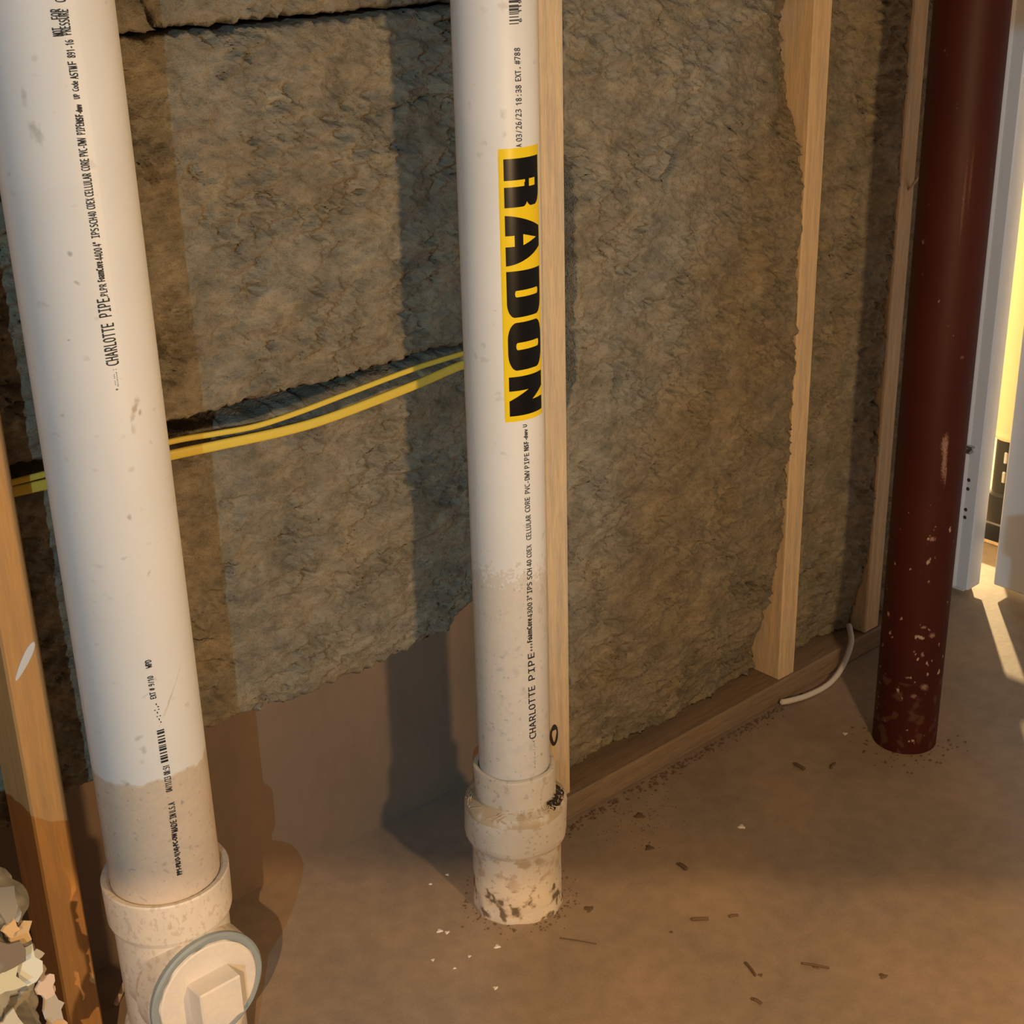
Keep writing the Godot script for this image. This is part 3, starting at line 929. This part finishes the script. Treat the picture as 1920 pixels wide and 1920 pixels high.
func coupling_image() -> Image:
	var img := Image.create(768, 384, false, Image.FORMAT_RGB8)
	var n1 := noise(91, 10.0, 3)
	var n2 := noise(92, 34.0, 3)
	var n3 := noise(93, 90.0, 2)
	var n4 := noise(94, 20.0, 4)
	for y in 384:
		var h := 0.22 * (y + 0.5) / 384.0
		for x in 768:
			var a := TAU * x / 768.0
			var p := Vector3(sin(a) * 0.06, h, cos(a) * 0.06)
			var c := Vector3(0.68, 0.60, 0.50) * (1.0 + 0.08 * n1.get_noise_3dv(p * 2.0))
			var g := n2.get_noise_3dv(p * 1.5)
			if g > 0.30:
				c = c.lerp(Vector3(0.40, 0.31, 0.21), clampf((g - 0.30) * 3.0, 0.0, 0.5))
			if n3.get_noise_3dv(p * 1.2) > 0.60:
				c *= 0.66
			# brown smears of primer and soil: blotches with ragged outlines on the shoulder, the seam and the foot
			var soil := n4.get_noise_3dv(p * 1.6)
			if h > 0.149 and h < 0.168:
				c = c.lerp(Vector3(0.50, 0.36, 0.20), 0.75 * smoothstep(-0.35, 0.05, soil))
			if h > 0.086 and h < 0.103:
				c = c.lerp(Vector3(0.46, 0.33, 0.21), 0.6 * smoothstep(-0.05, 0.25, soil))
			if h < 0.095:
				c = c.lerp(Vector3(0.42, 0.30, 0.19), 0.55 * smoothstep(0.0, 0.4, soil + 0.3 * g))
			var foot := soil + 0.5 * g + 0.35 * n3.get_noise_3dv(p)
			if h < 0.05:
				c = c.lerp(Vector3(0.10, 0.075, 0.055), 0.85 * smoothstep(0.10, 0.45, foot))
			if h < 0.022:
				c = c.lerp(Vector3(0.62, 0.58, 0.54), 0.7 * smoothstep(0.0, 0.3, -foot))
			img.set_pixel(x, y, lin(clampf(c.x, 0, 1), clampf(c.y, 0, 1), clampf(c.z, 0, 1)))
	return img

# ---------------------------------------------------------------- steel column
func build_column() -> void:
	var t := thing("steel_column", "dark red painted steel column with pale plaster splashes", "column", Vector3(0.685, 0, 0.124))
	var img := Image.create(512, 1024, false, Image.FORMAT_RGB8)
	var n1 := noise(111, 5.0, 3)
	var n2 := noise(112, 60.0, 3)
	var n3 := noise(113, 26.0, 2)
	for y in 1024:
		var h := 1.4 * (y + 0.5) / 1024.0
		for x in 512:
			var a := TAU * x / 512.0
			var p := Vector3(sin(a) * 0.0475, h, cos(a) * 0.0475)
			var c := Vector3(0.052, 0.0085, 0.0055) * (1.0 + 0.25 * n1.get_noise_3dv(p))
			var s := n2.get_noise_3dv(Vector3(p.x, p.y * 0.8, p.z))
			var lowp := n3.get_noise_3dv(p)
			if h < 0.42 and s > 0.47 and lowp > 0.0:
				c = c.lerp(Vector3(0.52, 0.42, 0.38), clampf((s - 0.47) * 9.0, 0.0, 0.8))
			elif s > 0.60 and lowp > 0.2:
				c = c.lerp(Vector3(0.40, 0.30, 0.28), clampf((s - 0.60) * 6.0, 0.0, 0.5))
			if h < 0.12 and n3.get_noise_3dv(p * 1.6 + Vector3(2, 2, 2)) > 0.12:
				c = c.lerp(Vector3(0.12, 0.06, 0.04), clampf((n3.get_noise_3dv(p * 1.6 + Vector3(2, 2, 2)) - 0.12) * 2.5, 0.0, 0.6))
			img.set_pixel(x, y, lin(clampf(c.x, 0, 1), clampf(c.y, 0, 1), clampf(c.z, 0, 1)))
	# the long pale scrape and larger splashes
	var rng := RandomNumberGenerator.new()
	rng.seed = 5
	for q in [[-34.0, 0.470, 0.0045, 0.030, 0.9], [-36.0, 0.497, 0.006, 0.018, 0.9], [-30.0, 0.45, 0.002, 0.02, 0.7], [-42.0, 0.355, 0.006, 0.004, 1.0], [-42.0, 0.215, 0.005, 0.003, 1.2], [-25.0, 0.20, 0.006, 0.005, 1.1], [-60.0, 0.13, 0.006, 0.002, 1.2], [-40.0, 0.17, 0.003, 0.005, 1.0], [-30.0, 0.115, 0.007, 0.006, 0.8], [-48.0, 0.10, 0.006, 0.004, 0.8], [-44.0, 0.83, 0.002, 0.06, 0.35], [-36.0, 0.86, 0.002, 0.05, 0.3], [-20.0, 0.62, 0.004, 0.003, 0.6]]:
		var cx := fposmod(deg_to_rad(q[0]), TAU) / TAU * 512.0
		var cy: float = q[1] / 1.4 * 1024.0
		for dy in range(-50, 51):
			for dx in range(-24, 25):
				var e := Vector2(dx * TAU * 0.0475 / 512.0 / q[2], dy * 1.4 / 1024.0 / q[3])
				var f := 1.0 - e.length() + 0.7 * n2.get_noise_2d(dx * 0.006 + q[1], dy * 0.006)
				var Y := int(cy) + dy
				if f > 0.1 and Y >= 0 and Y < 1024:
					var X := posmod(int(cx) + dx, 512)
					img.set_pixel(X, Y, img.get_pixel(X, Y).lerp(lin(0.42, 0.33, 0.30), clampf((f - 0.1) * 2.2, 0.0, 0.75) * minf(q[4], 1.0)))
	var m := mat(Color.WHITE, 0.55)
	m.metallic_specular = 0.35
	m.albedo_texture = tex(img)
	obj("shaft", lathe([[0.0475, 0.0], [0.0475, 0.5], [0.0475, 1.4]], 72, 0.0, 1.4), m, t)
	obj("upper_shaft", lathe([[0.0475, 1.4], [0.0475, 2.488], [0.0475, 2.49]], 72), mat(lin(0.052, 0.0085, 0.0055), 0.38), t)
	obj("top_plate", box_mesh(Vector3(-0.09, 2.488, -0.09), Vector3(0.09, 2.5, 0.09), 0.002), mat(lin(0.052, 0.0085, 0.0055), 0.38), t)

# ---------------------------------------------------------------- door
func build_door() -> void:
	# casing and jamb on the wall side of the doorway: one moulded profile, plan shape extruded up
	var jamb := Node3D.new()
	jamb.name = "trim_2"
	jamb.set_meta("kind", "structure")
	add_child(jamb)
	var st := start()
	var prof := PackedVector2Array([Vector2(1.185, -0.150), Vector2(1.174, -0.150), Vector2(1.1715, -0.147), Vector2(1.1715, -0.127), Vector2(1.175, -0.123), Vector2(1.175, -0.113), Vector2(1.1695, -0.1105), Vector2(1.1680, -0.107), Vector2(1.1695, -0.1035), Vector2(1.1735, -0.101), Vector2(1.1720, -0.079), Vector2(1.1745, -0.076), Vector2(1.211, -0.076), Vector2(1.211, -0.0915), Vector2(1.185, -0.0915)])
	slab(st, prof, Vector3(0, 0.012, 0), Vector3(1, 0, 0), Vector3(0, 0, 1), Vector3.UP, 2.05)
	obj("casing", done(st), M.paint, jamb)
	obj("casing_bolt", box_mesh(Vector3(1.160, 0.274, -0.108), Vector3(1.172, 0.281, -0.092), 0.002), M.metal, jamb)
	obj("casing_bolt", box_mesh(Vector3(1.162, 0.284, -0.104), Vector3(1.172, 0.288, -0.090), 0.0015), M.metal, jamb)
	for y in [0.205, 0.222, 0.165, 0.150]:
		obj("screw_hole", lathe([[0.0, 0.0006], [0.0035, 0.0005], [0.0036, 0.0]], 12), M.dark, jamb).transform = Transform3D(Basis(Vector3(0, 0, 1), PI / 2), Vector3(1.1735, y, -0.097))
	# the leaf
	var leaf := Node3D.new()
	leaf.name = "door_1"
	leaf.set_meta("kind", "structure")
	add_child(leaf)
	obj("leaf", box_mesh(Vector3(1.224, 0.013, -0.056), Vector3(1.259, 2.04, 0.76), 0.0025), M.paint, leaf)
	obj("latch_bar", box_mesh(Vector3(1.232, 0.092, -0.135), Vector3(1.244, 0.124, -0.050), 0.002), M.dark, leaf)
	obj("door_handle", lathe([[0.0, 0.06], [0.022, 0.055], [0.027, 0.045], [0.02, 0.03], [0.011, 0.022], [0.011, 0.004], [0.026, 0.003], [0.026, 0.0]], 24), M.metal, leaf).transform = Transform3D(Basis(Vector3(0, 0, 1), PI / 2), Vector3(1.224, 0.98, 0.02))

# ---------------------------------------------------------------- cables
func build_cables() -> void:
	var a := obj("electrical_cable", tube([Vector3(-0.60, 0.697, -0.136), Vector3(-0.517, 0.696, -0.135), Vector3(-0.43, 0.694, -0.135), Vector3(-0.347, 0.692, -0.135), Vector3(-0.294, 0.687, -0.134), Vector3(-0.244, 0.683, -0.133), Vector3(-0.186, 0.685, -0.133), Vector3(-0.117, 0.690, -0.134), Vector3(-0.02, 0.697, -0.134), Vector3(0.055, 0.6985, -0.134), Vector3(0.13, 0.699, -0.134)], 0.0033, 0.0024, 14, 2.6), M.yellow_cable)
	tag(a, "upper, thinner yellow cable bowing away from the wide one", "cable")
	var b := obj("electrical_cable", tube([Vector3(-0.60, 0.690, -0.140), Vector3(-0.52, 0.686, -0.136), Vector3(-0.43, 0.683, -0.131), Vector3(-0.351, 0.680, -0.128), Vector3(-0.299, 0.6765, -0.127), Vector3(-0.215, 0.671, -0.126), Vector3(-0.147, 0.671, -0.126), Vector3(-0.029, 0.679, -0.128), Vector3(0.049, 0.688, -0.126), Vector3(0.13, 0.688, -0.124)], 0.0056, 0.0028, 14, 2.8), M.yellow_cable)
	tag(b, "lower, wider yellow flat cable across the insulation", "cable")
	var w := obj("white_cable", tube([Vector3(0.834, 0.060, -0.094), Vector3(0.826, 0.055, -0.084), Vector3(0.808, 0.043, -0.068), Vector3(0.775, 0.018, -0.058), Vector3(0.730, 0.0065, -0.050), Vector3(0.680, 0.006, -0.050), Vector3(0.642, 0.007, -0.058), Vector3(0.622, 0.008, -0.066)], 0.0048, 0.0048, 12), M.white_cable)
	tag(w, "short white cable end curling out of the wall onto the floor", "cable")

# ---------------------------------------------------------------- what shows through the door gap
func build_next_room() -> void:
	var t := thing("filter_canister", "cream canister on a black stand behind the door gap", "canister", Vector3(1.45, 0, -0.175))
	obj("canister", lathe([[0.0, 0.208], [0.030, 0.208], [0.035, 0.212], [0.0365, 0.217], [0.0355, 0.222], [0.035, 0.226], [0.035, 1.30], [0.03, 1.32], [0.0, 1.32]], 48), mat(lin(0.80, 0.66, 0.40), 0.5), t)
	obj("stand", lathe([[0.0, 0.206], [0.028, 0.206], [0.028, 0.10], [0.034, 0.095], [0.034, 0.034], [0.0, 0.034]], 24), M.black, t)
	for y in [0.175, 0.135]:
		obj("clip", box_mesh(Vector3(-0.030, y - 0.012, 0.002), Vector3(-0.022, y + 0.012, 0.010), 0.002), M.metal, t)
	obj("wooden_block", box_mesh(Vector3(-0.05, 0.0, -0.05), Vector3(0.05, 0.034, 0.05), 0.003), M.spruce, t)

# ---------------------------------------------------------------- torn scraps at the left and an added light-blocking plank
func build_clutter() -> void:
	var t := thing("torn_insulation_roll", "torn upright roll with pale ragged flakes around a black hollow", "scraps", Vector3(-0.735, 0, 0.035))
	var wn := noise(131, 14.0, 4)
	var P := PackedVector3Array()
	var C := PackedColorArray()
	for j in 91:
		var fy := j / 90.0
		for i in 109:
			var a := TAU * i / 108.0
			var r := 0.080 * (1.0 if fy < 0.9 else sqrt(maxf(0.0, 1.0 - pow((fy - 0.9) / 0.1, 2.0))))
			var y := fy * 0.44
			var p := Vector3(sin(a) * r, y, cos(a) * r)
			r += 0.016 * wn.get_noise_3dv(p * 1.5) * (1.0 if r > 0.01 else 0.0)
			# the hollow torn into its side
			var da := wrapf(a - deg_to_rad(41.0), -PI, PI) * 0.085
			var dy := y - 0.300
			var hol := smoothstep(1.15, 0.75, Vector2(da / 0.024, dy / 0.024).length() + 0.5 * wn.get_noise_3dv(p * 2.5))
			r -= 0.072 * hol
			P.append(Vector3(sin(a) * r, y, cos(a) * r))
			var k := 1.0 + 0.8 * wn.get_noise_3dv(p * 3.0 + Vector3(4, 1, 2))
			C.append(Color(0.26, 0.24, 0.19) * k)
	var rm := mat(Color.WHITE, 1.0)
	rm.vertex_color_use_as_albedo = true
	obj("core", grid_mesh(P, 109, 91, C, PackedVector2Array(), true), rm, t)
	var cols := [lin(0.60, 0.42, 0.22), lin(0.50, 0.36, 0.20), lin(0.58, 0.62, 0.58), lin(0.70, 0.68, 0.66), lin(0.66, 0.53, 0.45), lin(0.48, 0.47, 0.34), lin(0.46, 0.44, 0.36), lin(0.48, 0.46, 0.43), lin(0.16, 0.13, 0.10), lin(0.24, 0.22, 0.18), lin(0.30, 0.28, 0.24), lin(0.55, 0.50, 0.44), lin(0.55, 0.40, 0.24), lin(0.60, 0.48, 0.40), lin(0.40, 0.28, 0.18)]
	# each flake: angle round the roll, height, distance from its axis, size
	var at := [[35.6, 0.388, 0.085, 0.010], [46.4, 0.371, 0.086, 0.013], [42.0, 0.340, 0.088, 0.021], [70.8, 0.316, 0.087, 0.007], [70.6, 0.280, 0.090, 0.014], [24.3, 0.347, 0.086, 0.017], [20.6, 0.300, 0.086, 0.018], [70.4, 0.254, 0.093, 0.015], [28.6, 0.368, 0.085, 0.018], [34.1, 0.419, 0.084, 0.019], [41.2, 0.398, 0.085, 0.008], [39.5, 0.258, 0.086, 0.016], [66.0, 0.237, 0.093, 0.015], [74.0, 0.268, 0.095, 0.006], [70.0, 0.299, 0.087, 0.009]]
	var rng := RandomNumberGenerator.new()
	rng.seed = 23
	for k in at.size():
		var a2 := deg_to_rad(at[k][0])
		var rad := Vector3(sin(a2), 0, cos(a2))
		var n := (rad * 0.6 + Vector3(-0.2, 0.35, 0.5) + Vector3(rng.randf_range(-0.3, 0.3), rng.randf_range(-0.3, 0.3), rng.randf_range(-0.3, 0.3))).normalized()
		var ex := n.cross(Vector3.UP).normalized()
		var ey := ex.cross(n).normalized()
		var poly := PackedVector2Array()
		var m := rng.randi_range(9, 13)
		for i in m:
			var a3 := TAU * i / m
			poly.append(Vector2(cos(a3), sin(a3)) * (at[k][3] as float) * rng.randf_range(0.45, 1.15))
		var st := start()
		slab(st, poly, rad * (at[k][2] as float) + Vector3(0, at[k][1], 0), ex, ey, n, 0.0025)
		obj("flake", done(st), mat(cols[k], 0.75), t)
	# added plank standing out of sight between the cool bulb and the framed wall: its edge keeps that bulb off the right half of the wall
	var plank := start()
	var e := Vector3(0.78, 0, 0.62).normalized()
	var u := Vector3(-0.62, 0, 0.78).normalized()
	var outline := PackedVector2Array([Vector2(0.067, 0.0), Vector2(0.185, 0.0), Vector2(0.185, 2.30), Vector2(0.150, 2.30), Vector2(0.133, 2.06), Vector2(0.124, 2.03), Vector2(0.115, 1.987), Vector2(0.095, 1.93), Vector2(0.067, 1.84)])
	slab(plank, outline, Vector3(-2.962, 0, 3.108), e, Vector3.UP, u, 0.02)
	tag(obj("light_blocking_plank", done(plank), M.ply), "added notched plank that blocks the cool bulb", "plank")

# ---------------------------------------------------------------- bits on the floor
func build_debris() -> void:
	var rng := RandomNumberGenerator.new()
	rng.seed = 31
	for s in [[0.134, 0.197, 0.011, 0.0026, -0.72], [0.170, 0.222, 0.006, 0.002, -0.5], [0.108, 0.301, 0.013, 0.002, -1.94], [0.170, 0.351, 0.017, 0.0016, -1.03], [0.199, 0.109, 0.008, 0.003, -1.65], [0.504, 0.066, 0.010, 0.003, -1.65], [0.542, 0.098, 0.008, 0.002, 0.2], [0.070, 0.342, 0.007, 0.002, -1.4], [-0.006, 0.119, 0.024, 0.0009, -1.0]]:
		var d := Vector3(cos(s[4]), 0, -sin(s[4]))
		var c := Vector3(s[0], s[3], s[1])
		var o := obj("wood_splinter", tube([-d * s[2], Vector3(rng.randf_range(-0.001, 0.001), 0.0008, rng.randf_range(-0.001, 0.001)), d * s[2]], s[3], s[3] * 0.8, 6), M.splinter)
		o.position = c
		tag(o, "thin dark wood splinter lying on the brown concrete floor", "splinter", "splinters strewn on the floor")
	var pale := obj("wood_splinter", tube([Vector3(0, 0, 0), Vector3(0.012, 0.012, -0.004), Vector3(0.024, 0.026, -0.006)], 0.004, 0.0015, 6), M.pale_splinter)
	pale.position = Vector3(-0.488, 0.003, -0.175)
	tag(pale, "pale wood splinter leaning at the wall behind the cleanout", "splinter")
	for s in [[0.200, 0.047, 0.006], [0.091, 0.187, 0.0025], [0.215, 0.417, 0.005], [0.048, 0.083, 0.006], [0.245, -0.014, 0.007], [0.17, 0.352, 0.004], [0.11, 0.315, 0.003]]:
		tag(lump(Vector3(s[0], 0, s[1]), s[2], 0.35, M.splinter, rng), "small dark dirt clod on the brown concrete floor", "dirt clod", "dirt clods on the floor")
	for s in [[-0.119, -0.017, 0.004], [-0.114, -0.008, 0.003], [-0.086, 0.056, 0.004], [-0.160, 0.020, 0.0022], [-0.123, 0.046, 0.0022], [-0.067, -0.099, 0.0022], [-0.038, -0.099, 0.0025], [0.328, 0.102, 0.005], [-0.137, 0.111, 0.003], [-0.15, 0.05, 0.002], [0.63, 0.055, 0.0035]]:  # tiny white specks, modelled as flat lumps
		tag(lump(Vector3(s[0], 0, s[1]), s[2], 0.4, M.crumb, rng), "tiny white speck on the concrete floor", "crumb", "white specks on the floor")

	# loose soil along the plate, round the pipe foot and in the broken slab beside the column
	var soil := start()
	var spots := []
	for k in 380:
		spots.append(Vector3(rng.randf_range(0.13, 0.68), rng.randf_range(0.0006, 0.0026), -0.068 + absf(rng.randfn(0.0, 0.010))))
	for k in 160:
		var a := rng.randf_range(0.0, TAU)
		var d := 0.061 + absf(rng.randfn(0.0, 0.010))
		spots.append(Vector3(sin(a) * d, rng.randf_range(0.0005, 0.002), cos(a) * d))
	for k in 90:
		var a := rng.randf_range(0.0, TAU)
		var d := 0.050 + absf(rng.randfn(0.0, 0.022))
		spots.append(Vector3(0.685 + sin(a) * d, rng.randf_range(0.0006, 0.0026), 0.124 + cos(a) * d))
	for k in 160:
		spots.append(Vector3(rng.randfn(0.24, 0.05), rng.randf_range(0.0004, 0.0012), rng.randfn(-0.01, 0.03)))
	for p in spots:
		var h: float = p.y * 0.65
		box(soil, Vector3(p.x - h * 1.3, 0.0, p.z - h), Vector3(p.x + h * 1.2, h * 1.1, p.z + h * 1.2), h * 0.4)
	var so := obj("loose_soil", done(soil), mat(lin(0.15, 0.105, 0.068), 0.9))
	tag(so, "loose dark soil crumbs scattered over the concrete floor", "soil")
	so.set_meta("kind", "stuff")

func lump(at: Vector3, s: float, flat_: float, m: Material, rng: RandomNumberGenerator) -> MeshInstance3D:
	var P := PackedVector3Array()
	var ph := rng.randf_range(0.0, 6.0)
	for j in 7:
		var b := PI * 0.5 * j / 6.0
		for i in 13:
			var a := TAU * i / 12.0
			var r := s * cos(b) * (1.0 + 0.28 * sin(a * 3.0 + ph) + 0.14 * sin(a * 5.0 + 2.0 * ph))
			P.append(Vector3(cos(a) * r, sin(b) * s * flat_, sin(a) * r))
	var o := obj("white_speck" if m == M.crumb else "dirt_clod", grid_mesh(P, 13, 7), m)
	o.position = at
	return o
